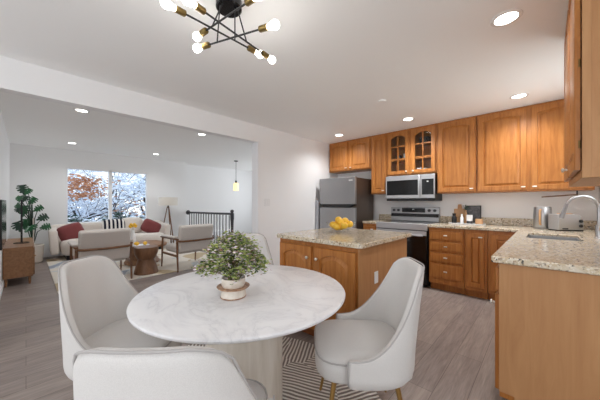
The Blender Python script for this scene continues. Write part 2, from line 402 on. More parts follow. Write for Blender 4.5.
def cab_body(root, w, d, z0, z1, toe=0, mt='oak', name='body', openf=False, opent=False):
    m = MB()
    if openf:
        m.box(0, .018, .02, d, z0, z1); m.box(w-.018, w, .02, d, z0, z1); m.box(.018, w-.018, d-.02, d, z0, z1)
        m.box(.018, w-.018, .02, d-.02, z0, z0+.02); m.box(.018, w-.018, .02, d-.02, z1-.02, z1)
        m.box(0, .035, 0, .02, z0, z1); m.box(w-.035, w, 0, .02, z0, z1); m.box(w/2-.02, w/2+.02, 0, .02, z0+.03, z1-.03)
        m.box(.035, w-.035, 0, .02, z0, z0+.03); m.box(.035, w-.035, 0, .02, z1-.03, z1)
    elif opent:
        m.box(0, w, 0, .02, z0+toe, z1); m.box(0, w, d-.02, d, z0+toe, z1); m.box(0, .02, .02, d-.02, z0+toe, z1); m.box(w-.02, w, .02, d-.02, z0+toe, z1); m.box(.02, w-.02, .02, d-.02, z0+toe, z0+toe+.02)
    else: m.box(0, w, 0, d, z0+toe, z1)
    o = m.build(name, mt, root, bevel=.0015)
    if toe:
        m = MB(); m.box(.001, w-.001, .07, d-.01, z0, z0+toe); m.build('toe_kick', mt, root)
    return o
YU = 4.297; UD = YW-YU
UG = 'oak wall cabinets along the kitchen back wall'
def upper(x0, x1, z0, z1, ndoors, label, hinge=('l',), arch=.03, glass=False, full=None):
    w = x1-x0-.002; t = thing('wall_cabinet', label, 'cabinet', (x0, YU+.001, 0), 0, UG)
    cab_body(t, w, UD-.002, z0, z1, openf=glass)
    g = .018; dw = (w-2*g-(ndoors-1)*.036)/ndoors
    for i in range(ndoors):
        xx = g+i*(dw+.036)
        d = panel_door(dw, z1-z0-.05, arch, glass=glass, parent=t, loc=(xx, -.001, z0+.018))
        kx = dw-.035 if hinge[i] == 'l' else .035
        knob(d, kx, .04, pull=not glass)
    return t
upper(-3.235, -2.30, 1.863, KC-.004, 2, 'short two-door oak cabinet above the fridge', ('l', 'r'))
t = upper(-2.295, -2.0, 1.40, KC-.004, 1, 'tall narrow single-door oak cabinet between fridge and microwave', ('l',), arch=0)
gc = upper(-1.997, -1.203, 1.700, KC-.004, 2, 'oak wall cabinet with two arched glass doors above the microwave', ('l', 'r'), .045, True)
for zz in (1.96, 2.2):
    m = MB(); m.box(.018, .774, .03, UD-.03, zz-.01, zz); m.build('shelf', 'oak', gc)
upper(-1.2, -.70, 1.385, KC-.004, 1, 'single-door oak wall cabinet just right of the microwave', ('l',))
upper(-.697, .392, 1.385, KC-.004, 2, 'wide two-door oak wall cabinet right of the corner, above kettle and toaster', ('l', 'r'))
# things behind the glass
def mug(x, y, z, r, h, mt, lb, grp='cups and bowls behind the glass doors', nm='cup', cat='cup'):
    m = MB(); m.lathe([(r*.7, 0), (r, h*.2), (r, h), (r*.88, h), (r*.85, h*.25), (.001, h*.12)], (0, 0, 0), 18)
    return tag(m.build(nm, mt, loc=(x, y, z)), lb, cat, grp)
mug(-1.68, 4.44, 1.961, .08, .11, 'white_gloss', 'white bowl on middle shelf behind left glass door', nm='bowl', cat='bowl')
mug(-1.86, 4.46, 1.961, .05, .1, 'black', 'dark cup on middle shelf at left behind left glass door')
mug(-1.42, 4.46, 2.201, .09, .1, 'black', 'black pot on top shelf behind right glass door', nm='pot', cat='pot')
mug(-1.50, 4.42, 1.721, .04, .09, 'white_gloss', 'white cup at left on bottom shelf behind right glass door')
mug(-1.41, 4.44, 1.721, .04, .085, 'white_gloss', 'white cup in the middle of the bottom shelf behind right glass door')
mug(-1.29, 4.42, 1.721, .035, .13, 'rust_fabric', 'dark red tumbler at right on bottom shelf behind right glass door')
# right wall upper cabinet, close to camera
t = thing('wall_cabinet', 'tall oak wall cabinet at the right picture edge, side panel facing us', 'cabinet', (.121, 2.75, 0), R(-90))
m = MB(); m.box(0, .98, 0, .325, 1.357, KC-.004); m.build('body', 'oak_panel', t, bevel=.002)
m = MB(); m.box(.98, .984, 0, .03, 1.357, KC-.004); m.box(.98, .984, .295, .325, 1.357, KC-.004); m.box(.98, .984, .03, .295, 1.357, 1.40); m.build('face_frame', 'oak_panel', t, bevel=.001)
for i in range(2):
    d = panel_door(.46, 1.03, .035, parent=t, loc=(.012+i*.495, -.004, 1.395)); (knob(d, .425, .05) if i == 0 else None)
    for zz in (.12, .5, .88):
        h_ = MB(); h_.tube([((.0 if i == 0 else .46), -.003, zz-.018), ((.0 if i == 0 else .46), -.003, zz+.018)], .004, 8); h_.build('hinge', 'antique_brass', d)

# ------------------------------------------------------------------ base units, counters
YF = 4.017; BD = YW-YF; CT = .93; CB = .892
def base_unit(x0, x1, label, kind, group='oak base units along the kitchen back wall'):
    w = x1-x0-.002; t = thing('base_cabinet', label, 'cabinet', (x0, YF, 0), 0, group)
    cab_body(t, w, BD-.003, 0, CB-.002, .1)
    if kind == 'drawers':
        z = .862
        for hgt in (.135, .135, .135, .21):
            z -= hgt; d = MB()
            d.box(0, w-.03, -.02, -.001, 0, hgt-.014); d.box(.018, w-.048, -.0215, -.019, .018, hgt-.032)
            do = d.build('drawer', 'oak', t, bevel=.004, loc=(.016, 0, z)); knob(do, (w-.03)/2, (hgt-.014)/2, pull=True)
            z -= .02
    elif kind == 'door':
        d = panel_door(w-.06, .70, 0, parent=t, loc=(.03, -.001, .145)); knob(d, w-.1, .655, pull=True)
    return t
base_unit(-2.298, -2.045, 'small oak base unit left of the stove, beside the fridge', 'door')
base_unit(-1.228, -.79, 'four-drawer oak base unit just right of the stove', 'drawers')
base_unit(-.788, -.535, 'single-door oak base unit between the drawers and the corner', 'door')
base_unit(-.533, -.205, 'corner oak base unit partly hidden by the peninsula', 'door')
m = MB(); m.box(-2.30, -2.047, YF-.03, YW-.002, CB, CT)
tl = thing('worktop', 'small granite worktop piece between fridge and stove', 'countertop', (-2.17, 4.3, CB))
o = m.build('slab', 'granite', tl, bevel=.006); o.location = (2.17, -4.3, -CB)
m = MB(); m.box(-2.3, -2.047, YW-.025, YW-.003, CT+.001, CT+.10); o = m.build('backsplash', 'granite', tl, bevel=.003); o.location = (2.17, -4.3, -CB)
# L-shaped worktop with the sink cut out
wt = thing('worktop', 'L-shaped speckled granite worktop with a sink, running onto the peninsula', 'countertop', (0, 3, CB))
m = MB(); SX0, SX1, Y0, Y1 = -.13, .22, 3.1, 3.62; PX = -.235
xs = [-1.242, PX, SX0, SX1, XR-.003]; ys = [1.88, Y0, Y1, YF-.03, YW-.003]
cell = lambda i, j: 0 <= i < 4 and 0 <= j < 4 and (i, j) != (2, 1) and (i > 0 or j == 3)
for i in range(4):
    for j in range(4):
        if not cell(i, j): continue
        x0, x1, y0, y1 = xs[i], xs[i+1], ys[j], ys[j+1]
        m._add([(x0, y0, CT), (x1, y0, CT), (x1, y1, CT), (x0, y1, CT)], [(0, 1, 2, 3)]); m._add([(x0, y0, CB), (x1, y0, CB), (x1, y1, CB), (x0, y1, CB)], [(3, 2, 1, 0)])
        for di, dj, p, q in ((-1, 0, (x0, y0), (x0, y1)), (1, 0, (x1, y1), (x1, y0)), (0, -1, (x1, y0), (x0, y0)), (0, 1, (x0, y1), (x1, y1))):
            if not cell(i+di, j+dj): m._add([(*p, CB), (*q, CB), (*q, CT), (*p, CT)], [(0, 1, 2, 3)])
bmesh.ops.remove_doubles(m.b, verts=m.b.verts, dist=.0005)
o = m.build('slab', 'granite', wt, bevel=.007, seg=3); o.location = (0, -3, -CB)
m = MB(); m.box(-1.242, XR-.003, YW-.025, YW-.003, CT+.001, CT+.10); m.box(XR-.025, XR-.003, 1.9, YW-.026, CT+.001, CT+.10)
o = m.build('backsplash', 'granite', wt, bevel=.003); o.location = (0, -3, -CB)
sk = thing('sink', 'undermount stainless steel sink in the peninsula worktop', 'sink', (.045, 3.36, CB-.17))
m = MB(); a, b, c, d = SX0-.045+.002, SX1-.045-.002, Y0-3.36+.002, Y1-3.36-.002
m.box(a, b, c, d, 0, .004); m.box(a, a+.004, c, d, 0, .185); m.box(b-.004, b, c, d, 0, .185); m.box(a, b, c, c+.004, 0, .185); m.box(a, b, d-.004, d, 0, .185)
m.build('basin', 'steel', sk, bevel=.0015); m = MB(); m.lathe([(.04, .004), (.04, .008), (.02, .006)], (0, 0, 0), 20); m.build('drain', 'steel_light', sk)
# faucet
fa = thing('faucet', 'tall stainless gooseneck faucet standing behind the sink', 'faucet', (.335, 3.43, CT))
m = MB(); m.lathe([(.03, 0), (.03, .008), (.022, .014), (.022, .11), (.018, .12)], (0, 0, 0), 20); m.build('base', 'steel', fa)
pts = [(0, 0, .1), (0, 0, .24)] + [(-.105+.105*math.cos(a), -.05+.05*math.cos(a), .25+.12*math.sin(a)) for a in [PI*i/14 for i in range(0, 13)]]
e = pts[-1]; m = MB(); m.tube(pts, .0125, 12); m.build('spout', 'steel', fa)
m = MB(); m.tube([e, (e[0]-.014, e[1]-.006, e[2]-.05), (e[0]-.034, e[1]-.014, e[2]-.13)], [.013, .017, .018], 12); m.build('spray_head', 'steel_brushed', fa)
m = MB(); m.tube([(.0, -.018, .075), (0, -.05, .085), (.0, -.075, .115)], [.008, .007, .006], 10); m.build('handle', 'steel', fa)
# peninsula base: two units against the right wall
def side_unit(y0, y1, label, end):
    w = y1-y0-.002; t = thing('base_cabinet', label, 'cabinet', (-.2, y1, 0), R(-90), 'oak base units of the peninsula')
    cab_body(t, w-(.02 if end else 0), .645, 0, CB-.002, .1, 'oak', opent=not end)
    if end:
        m = MB(); Mx = Matrix.Translation((w-.0195, 0, 0)) @ Matrix.Rotation(R(90), 4, 'Z')
        # end panel with the toe notch at its lower front corner
        m.prism([(0, .14), (.07, .14), (.07, 0), (.645, 0), (.645, CB-.003), (0, CB-.003)], -.0195, 0, Mx)
        m.build('end_panel', 'oak_panel', t, bevel=.0015)
    n = 2 if w > .75 else 1; dw = (w-.04-(n-1)*.02)/n
    for i in range(n):
        x = .02+i*(dw+.02)
        d = panel_door(dw, .56, 0, parent=t, loc=(x, -.001, .14)); knob(d, (dw-.035) if (n == 1 or i == 0) else .035, .5, mt='nickel')
        dr = MB(); dr.box(0, dw, -.02, -.001, 0, .13); do = dr.build('drawer', 'oak', t, bevel=.004, loc=(x, 0, .725)); knob(do, dw/2, .065, mt='nickel')
    return t
side_unit(1.90, 2.46, 'peninsula end unit with a plain flat oak side panel', True)
side_unit(2.46, 3.98, 'peninsula sink unit behind the end unit, facing the island', False)

# ------------------------------------------------------------------ stove, microwave, fridge
rg = thing('stove', 'freestanding stainless and black electric range below the microwave', 'stove', (-2.042, 4.0, 0))
m = MB(); m.box(.002, .796, .03, .62, .03, .905); m.build('body', 'black', rg, bevel=.003)
m = MB(); m.box(0, .798, 0, .56, .906, .93); m.build('cooktop', 'black_gloss', rg, bevel=.004)
m = MB(); m.box(.0, .798, -.012, .03, .835, .932); m.build('front_rail', 'steel_light', rg, bevel=.006)
m = MB(); m.box(.01, .788, -.02, .029, .22, .825); od = m.build('oven_door', 'black_gloss', rg, bevel=.006)
m = MB(); m.box(.01, .788, -.024, -.0205, .76, .826); m.build('door_trim', 'steel_light', od, bevel=.001)
m = MB(); m.tube([(.05, -.065, .765), (.75, -.065, .765)], .013, 12); m.box(.06, .085, -.065, -.02, .757, .773); m.box(.715, .74, -.065, -.02, .757, .773); m.build('oven_handle', 'steel_light', od)
m = MB(); m.box(.01, .788, -.018, .029, .04, .208); m.build('drawer', 'black_gloss', rg, bevel=.005)
m = MB(); m.box(0, .798, .562, .622, .931, 1.17); bg = m.build('backguard', 'steel_light', rg, bevel=.006)
m = MB(); m.box(.004, .794, .558, .5615, 1.005, 1.06); m.build('vent_strip', 'black_gloss', bg)
m = MB(); m.box(.2, .585, .556, .5615, 1.08, 1.155); m.build('display', 'black_gloss', bg, bevel=.001)
m = MB(); m.box(.38, .41, .5548, .5555, 1.125, 1.14); m.build('clock_digits', 'white_plastic', bg)
for x in (.06, .14, .65, .735):
    m = MB(); m.lathe([(.024, 0), (.022, .022), (.004, .024)], (0, 0, 0), 16, Matrix.Translation((x, .5615, 1.115)) @ Matrix.Rotation(R(90), 4, 'X')); m.build('knob', 'charcoal', bg)
mw = thing('microwave', 'stainless over-range microwave under the glass-door cabinet', 'microwave', (-1.985, 4.227, 1.30))
m = MB(); m.box(0, .77, .03, .395, -.025, .385); m.build('body', 'black', mw, bevel=.004)
m = MB(); m.box(0, .575, -.005, .029, .015, .385); md = m.build('door', 'steel_light', mw, bevel=.005)
m = MB(); m.box(.022, .545, -.008, -.0052, .07, .31); m.build('window', 'black_gloss', md, bevel=.002)
m = MB(); m.tube([(.553, -.012, .05), (.553, -.045, .08), (.553, -.045, .33), (.553, -.012, .36)], .011, 10); m.build('handle', 'steel_light', md)
m = MB(); m.box(.577, .77, -.005, .029, .015, .385); mp = m.build('control_panel', 'steel_light', mw, bevel=.005)
m = MB(); m.box(.588, .757, -.008, -.0052, .07, .31); m.build('keypad', 'black_gloss', mp, bevel=.002)
m = MB(); m.box(.66, .685, -.0088, -.0082, .265, .28); m.build('clock_digits', 'white_plastic', mp)
fr = thing('fridge', 'stainless top-freezer refrigerator with a dark side, in the back left corner', 'refrigerator', (-3.157, 3.877, 0))
m = MB(); m.box(.004, .778, .062, .665, .03, 1.685); m.box(.05, .73, .08, .7, 0, .03); m.build('body', 'steel_dark', fr, bevel=.004)
m = MB(); m.box(0, .782, 0, .058, 1.215, 1.70); fz = m.build('freezer_door', 'steel_brushed', fr, bevel=.008)
m = MB(); m.box(0, .782, 0, .058, .06, 1.158); fd = m.build('fridge_door', 'steel_brushed', fr, bevel=.008)
m = MB(); m.prism([(.03, 1.2135), (.75, 1.2135), (.68, 1.1595), (.10, 1.1595)], -.004, .05); m.build('handle_recess', 'black', fr)
m = MB(); m.box(.655, .735, -.002, 0, 1.625, 1.65); m.build('badge', 'white_plastic', fz)
m = MB(); m.box(0, .06, .0, .03, 0, 1.285); m.box(.054, .062, -.002, .0, .86, .91)
tag(m.build('folded_panel', 'grey_panel', bevel=.004, loc=(-3.243, 3.86, 0)), 'narrow pale grey panel standing between wall and fridge', 'panel')

# ------------------------------------------------------------------ island
isl = thing('kitchen_island', 'oak kitchen island with arched doors and a granite top', 'kitchen island', (-1.99, 1.73, 0))
m = MB(); m.box(.03, .935, .045, .985, .1, .89); m.build('body', 'oak', isl, bevel=.002)
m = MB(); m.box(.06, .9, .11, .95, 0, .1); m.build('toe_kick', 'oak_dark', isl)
m = MB(); m.box(.936, .943, .035, .985, .1, .885); m.build('side_panel', 'oak_panel', isl, bevel=.001)
for i in range(2):
    d = panel_door(.415, .72, .055, parent=isl, loc=(.045+i*.455, .044, .13)); knob(d, .38 if i == 0 else .035, .62)
m = MB(); cr_ = [( .985-.05+.05*math.cos(a), .05-.05*math.sin(a)) for a in [PI/2*(1-i/6) for i in range(7)]]
pl = [(0.03, 0)] + [(x, y) for x, y in cr_] + [(.985, 1.0), (.955, 1.03), (0.02, 1.03), (0, 1.0), (0, .03)]
m.slab(pl, .892, .93); m.build('countertop', 'granite', isl, bevel=.005)
m = MB(); m.box(.9432, .948, .28, .345, .56, .66); m.build('outlet_plate', 'white_plastic', isl, bevel=.002)
# fruit bowl
bx, by = -1.60, 2.33
m = MB(); m.lathe([(.055, 0), (.06, .006), (.09, .02), (.135, .055), (.165, .1), (.16, .1), (.13, .058), (.085, .026), (.001, .012)], (0, 0, 0), 32)
tag(m.build('fruit_bowl', 'clear_glass', loc=(bx, by, CT+.001)), 'clear glass bowl full of lemons on the island', 'bowl')
def lemon(): m = MB(); m.lathe([(.001, -.05), (.008, -.046), (.025, -.034), (.036, -.012), (.037, .008), (.028, .03), (.01, .044), (.001, .049)], (0, 0, 0), 18); return m
L0 = tag(lemon().build('lemon', 'lemon'), '', 'lemon', 'lemons in the glass bowl')
ls = [(-.085, -.055, .075, 'lemon at the near left of the pile'), (0, -.09, .06, 'lemon lowest at the front of the pile'), (.085, -.05, .075, 'lemon at the near right of the pile'), (-.1, .05, .08, 'lemon at the far left of the pile'), (.1, .05, .085, 'lemon at the far right of the pile'), (0, .09, .08, 'lemon at the back of the pile'), (-.005, .0, .055, 'lemon buried in the middle of the pile'), (-.045, .01, .125, 'topmost lemon of the pile, left of its neighbour'), (.048, .02, .118, 'upper right lemon resting on the pile'), (.02, -.045, .11, 'lemon halfway up the front of the pile')]
rnd = random.Random(5)
for i, (x, y, z, lb) in enumerate(ls):
    o = L0 if i == 0 else L0.copy()
    if i: COL.objects.link(o)
    o['label'] = lb+' in the glass bowl'; o.location = (bx+x*.82, by+y*.82, CT+z); o.rotation_euler = (rnd.uniform(1, 2), rnd.uniform(0, 3), rnd.uniform(0, 6))

# ------------------------------------------------------------------ worktop things
tr = thing('tray', 'white oblong tray on the worktop by the drawers', 'tray', (-.84, 4.42, CT))
m = MB(); m.lathe([(.2, .001), (.225, .004), (.23, .018), (.222, .018), (.215, .008), (.001, .006)], (0, 0, 0), 40, sup=5, ax=1, ay=.42); m.build('dish', 'tray_white', tr)
def bottle(x, y, r, h, mt, lb, nm='bottle', z=CT+.008, neck=.45):
    m = MB(); m.lathe([(r*.9, 0), (r, .01), (r, h*.62), (r*neck, h*.74), (r*neck, h*.94), (r*neck*1.2, h*.95), (r*neck*1.2, h), (.001, h)], (0, 0, 0), 20)
    return tag(m.build(nm, mt, loc=(x, y, z)), lb, nm)
bottle(-1.0, 4.42, .034, .145, 'black', 'black bottle at the left end of the white tray', neck=.62)
bottle(-.9, 4.42, .022, .14, 'white_gloss', 'slim white bottle in the middle of the white tray', neck=.5)
m = MB(); m.lathe([(.036, 0), (.037, .01), (.037, .045)], (0, 0, 0), 24)
cj = thing('candle_jar', 'white candle jar with a black lower band on the tray', 'candle', (-.80, 4.40, CT+.008))
m.build('band', 'charcoal', cj); m = MB(); m.lathe([(.037, .046), (.038, .13), (.033, .13), (.032, .12), (.001, .118)], (0, 0, 0), 24); m.build('jar', 'white_gloss', cj)
m = MB(); m.box(-.045, .045, -.02, .02, 0, .075); tag(m.build('small_box', 'beech', bevel=.006, loc=(-.69, 4.43, CT+.008)), 'small cream wooden box at the right end of the tray', 'box')
m = MB(); m.box(-.075, .075, -.008, .008, 0, .22); m.prism([(-.03, .22), (.03, .22), (.022, .29), (-.022, .29)], -.008, .008)
o = tag(m.build('cutting_board', 'beech', bevel=.006, loc=(-.965, 4.575, CT+.002)), 'pale wooden cutting board leaning on the backsplash behind the tray', 'cutting board'); o.rotation_euler = (R(-6), 0, 0)
fp = thing('picture_frame', 'dark grey square picture leaning on the wall behind the tray', 'picture', (-.79, 4.575, CT+.002)); fp.rotation_euler = (R(-5), 0, 0)
m = MB(); m.box(-.1, .1, -.008, .008, 0, .27); m.build('frame', 'black', fp, bevel=.002)
def slate():
    m = mat('slate', (70, 70, 74), .5); base(m, ramp(m, noise(m, coords(m), 22, 5, .6, 1.5), [(.3, (50, 50, 54)), (.7, (118, 116, 118))])); return m
slate(); m = MB(); m.box(-.09, .09, -.0095, -.0082, .01, .26); m.build('print', 'slate', fp)
hb = thing('herb_sprig', 'slim beige vase with a green sprig behind the tray', 'vase', (-.875, 4.53, CT+.002))
m = MB(); m.lathe([(.02, 0), (.026, .02), (.024, .13), (.012, .18), (.016, .2), (.013, .2), (.01, .18)], (0, 0, 0), 18); m.build('vase', 'beech', hb)
m = MB(); rnd = random.Random(2)
for k in range(26):
    p = Vector((rnd.gauss(0, .016), rnd.gauss(0, .012), .2+rnd.uniform(0, .09))); a = .014
    m._add([(-a, 0, 0), (0, a*.5, .004), (a, 0, 0), (0, -a*.5, .004)], [(0, 1, 2, 3)], Matrix.Translation(p) @ Matrix.Rotation(rnd.uniform(0, 6), 4, 'Z') @ Matrix.Rotation(rnd.uniform(0, 3), 4, 'X'))
m.tube([(0, 0, .15), (.002, 0, .28)], .002, 5); m.build('leaves', 'green_leaf', hb)
kt = thing('kettle', 'stainless cylindrical kettle left of the toaster', 'kettle', (-.03, 4.28, CT), R(-10))
m = MB(); m.lathe([(.085, 0), (.088, .01), (.088, .022)], (0, 0, 0), 32); m.build('base', 'steel_brushed', kt)
m = MB(); m.lathe([(.084, .024), (.086, .03), (.084, .15), (.08, .255), (.076, .262), (.07, .26)], (0, 0, 0), 32); m.build('body', 'steel', kt)
m = MB(); m.lathe([(.073, .255), (.072, .266), (.03, .272), (.001, .273)], (0, 0, 0), 32); m.build('lid', 'steel_light', kt)
m = MB(); m.tube([(-.0, -.08, .23), (-.0, -.12, .225), (-.0, -.13, .19), (-.0, -.128, .09), (-.0, -.115, .06), (-.0, -.082, .055)], .011, 10); m.build('handle', 'beech', kt)
ts = thing('toaster', 'silver toaster with wooden top trim and two black knobs', 'toaster', (.16, 4.18, CT), R(40)); ts.scale = (.88, .88, .95)
m = MB(); prof = [(-.15, .012), (.15, .012), (.15, .09), (.143, .13), (.125, .165), (.095, .188), (.06, .196), (-.15, .196)]
m.prism(prof, -.075, .075); m.build('body', 'steel_light', ts, bevel=.008)
m = MB(); m.box(-.145, .145, -.07, .07, 0, .013); m.build('feet', 'black', ts)
m = MB(); m.box(-.08, .06, -.03, .03, .194, .204); m.build('top_trim', 'beech', ts, bevel=.003)
for y_, z_ in ((0, .115), (0, .06)):
    m = MB(); m.lathe([(.018, -.004), (.018, .016), (.003, .018)], (0, 0, 0), 16, Matrix.Translation((.108, -.075, z_)) @ Matrix.Rotation(R(90), 4, 'X')); m.build('knob', 'black', ts)
m = MB(); m.box(-.105, -.035, -.0765, -.0745, .02, .035); m.build('emblem', 'charcoal', ts)
tb = thing('towel_bar', 'thin wooden bar hung under the wall cabinet above kettle and toaster', 'rail', (.12, 4.4, 1.384))
m = MB(); m.tube([(-.16, 0, -.07), (.15, 0, -.045)], .007, 10); m.build('bar', 'walnut', tb)
m = MB(); m.box(.135, .15, -.006, .006, -.05, 0); m.build('bracket', 'charcoal', tb)

# ------------------------------------------------------------------ ceiling lights
dl = thing('ceiling_light', 'recessed ceiling downlight nearest the camera, upper right', 'ceiling light', (0, 0, 0), 0, 'round recessed downlights')
m = MB(); m.lathe([(.062, -.001), (.064, -.006), (.083, -.004), (.086, 0), (.06, 0)], (0, 0, 0), 36); m.build('trim_ring', 'white_gloss', dl)
m = MB(); m.lathe([(.061, -.0015), (.05, -.003), (.001, -.003)], (0, 0, 0), 36); m.build('lens', 'lamp_disc', dl)
labs = ['recessed ceiling downlight nearest the camera, upper right', 'recessed ceiling downlight above the wide wall cabinet', 'recessed ceiling downlight in front of the glass-door cabinet', 'recessed ceiling downlight in front of the fridge cabinet',
        'recessed living-room downlight nearest the header at left', 'far left recessed downlight near the window wall', 'recessed living-room downlight at right, partly cut by the header', 'far recessed downlight above the floor lamp']
for i, (x, y) in enumerate(KL+LL):
    z = KC if i < 4 else LC
    if i == 0: dl.location = (x, y, z)
    else: dup(dl, (x, y, z), 0, labs[i])
    l = bpy.data.lights.new('downlight', 'SPOT'); l.energy = (18, 62, 72, 44)[i] if i < 4 else 34; l.spot_size = R(150); l.spot_blend = .9; l.shadow_soft_size = .06; l.color = (.97, .985, 1)
    lo = bpy.data.objects.new('downlight', l); COL.objects.link(lo); lo.location = (x, y, z-.012)
m = MB(); m.lathe([(.05, 0), (.048, -.012), (.001, -.016)], (0, 0, 0), 28); tag(m.build('smoke_detector', 'ceiling', loc=(-1.418, 2.917, KC)), 'small flat white disc fitting in the middle of the kitchen ceiling', 'smoke detector')
ch = thing('chandelier', 'black and brass chandelier of crossed rods with globe bulbs', 'chandelier', (-1.385, .84, KC))
m = MB(); m.lathe([(.001, -.052), (.07, -.052), (.076, -.046), (.076, 0)], (0, 0, 0), 36); m.build('canopy', 'black_gloss', ch)
B = [[(-1.344, .469), (-1.356, 1.051)], [(-1.214, .516), (-1.317, 1.12)], [(-.972, .754), (-1.492, .693)], [(-1.038, .903), (-1.539, .715)]]
Zs = [2.2, 2.2, 2.2, 2.2]
for k, (p, q) in enumerate(B):
    p = Vector((p[0]+1.385, p[1]-.84, 2.2-KC)); q = Vector((q[0]+1.385, q[1]-.84, 2.2-KC))
    # shift each rod a few mm in height so that they pass over one another
    dz = (.012, -.012, .02, -.02)[k]; p.z += dz; q.z += dz
    d = (q-p).normalized(); m = MB(); m.tube([p+d*.09, q-d*.09], .005, 8); m.build('rod', 'black', ch)
    mid = (p+q)/2; c0 = Vector(((.02, -.02, .03, -.03)[k], (.02, .03, -.03, -.02)[k], -.028))
    best = p + d*max(.12, min((q-p).length-.12, (c0-p).dot(d)))
    c0 = Vector((best.x, best.y, 0)); c0 = c0*(min(1, .055/max(c0.length, 1e-5))); c0.z = -.05
    m = MB(); m.tube([c0, Vector((best.x, best.y, best.z))], .004, 8); m.build('stem', 'black', ch)
    for e_, s_ in ((p, d), (q, -d)):
        m = MB(); m.tube([e_+s_*.095, e_+s_*.09, e_+s_*.045], [.014, .017, .017], 14); so = m.build('socket', 'antique_brass', ch)
        m = MB(); m.tube([e_+s_*.044, e_+s_*.03, e_+s_*.018], [.013, .014, .02], 14, cap=False); m.ball(e_-s_*.001, .0245, 18); m.build('bulb', 'bulb', ch, recalc=True)
        l = bpy.data.lights.new('bulb_glow', 'POINT'); l.energy = .4; l.shadow_soft_size = .04; l.color = (1, .985, .96)
        lo = bpy.data.objects.new('bulb_glow', l); COL.objects.link(lo); lo.location = Vector((-1.385, .84, KC))+e_-s_*.004+Vector((0, 0, -.045))
# wall switch
sw = thing('light_switch', 'white double switch plate on the wall by the living-room opening', 'light switch', (XL+.001, 2.67, 1.25))
m = MB(); m.box(0, .006, -.055, .055, -.06, .06); m.build('plate', 'white_plastic', sw, bevel=.002)
for y_ in (-.024, .024): m = MB(); m.box(.006, .009, y_-.014, y_+.014, -.033, .033); m.build('rocker', 'white_gloss', sw, bevel=.001)

# ------------------------------------------------------------------ dining table
TX, TY = -1.26, .87
tb = thing('dining_table', 'round white marble dining table on a pale drum pedestal', 'dining table', (TX, TY, 0))
m = MB(); m.lathe([(.52, .722), (.556, .726), (.568, .735), (.57, .743), (.566, .749), (.558, .752), (.001, .752)], (0, 0, 0), 96); m.build('tabletop', 'marble', tb)
m = MB(); m.lathe([(.215, .012), (.215, .72)], (0, 0, 0), 64); m.build('pedestal', 'travertine', tb)
# rug under it
def zebra():
    m = mat('zebra_rug', (206, 200, 192), .95, spec=.1); v = coords(m, (1, 1, 1))
    vo = N(m, 'ShaderNodeTexVoronoi'); vo.inputs['Scale'].default_value = 2.6; vo.inputs['Randomness'].default_value = .9; L(m, v, vo.inputs['Vector'])
    s = N(m, 'ShaderNodeSeparateColor'); L(m, vo.outputs['Color'], s.inputs[0])
    ang = math_n(m, 'MULTIPLY', s.outputs[0], 3.0)
    rt = N(m, 'ShaderNodeVectorRotate'); L(m, v, rt.inputs['Vector']); L(m, ang, rt.inputs['Angle'])
    w = N(m, 'ShaderNodeTexWave'); w.inputs['Scale'].default_value = 11; w.inputs['Distortion'].default_value = 2.2; w.inputs['Detail'].default_value = 1; w.inputs['Detail Scale'].default_value = .6
    L(m, rt.outputs[0], w.inputs['Vector']); n = noise(m, coords(m), 130, 2)
    f = math_n(m, 'ADD', w.outputs['Fac'], math_n(m, 'MULTIPLY', math_n(m, 'SUBTRACT', n, .5), .3))
    base(m, ramp(m, f, [(.5, (138, 128, 122)), (.62, (226, 221, 214))])); bump(m, f, .5, .006); return m
zebra()
m = MB(); m.lathe([(.93, 0), (.935, .005), (.93, .011), (.001, .011)], (0, 0, 0), 90)
tag(m.build('round_rug', 'zebra_rug', loc=(-1.33, .80, .0005)), 'round grey rug with white zebra-like stripes under the dining table', 'rug')

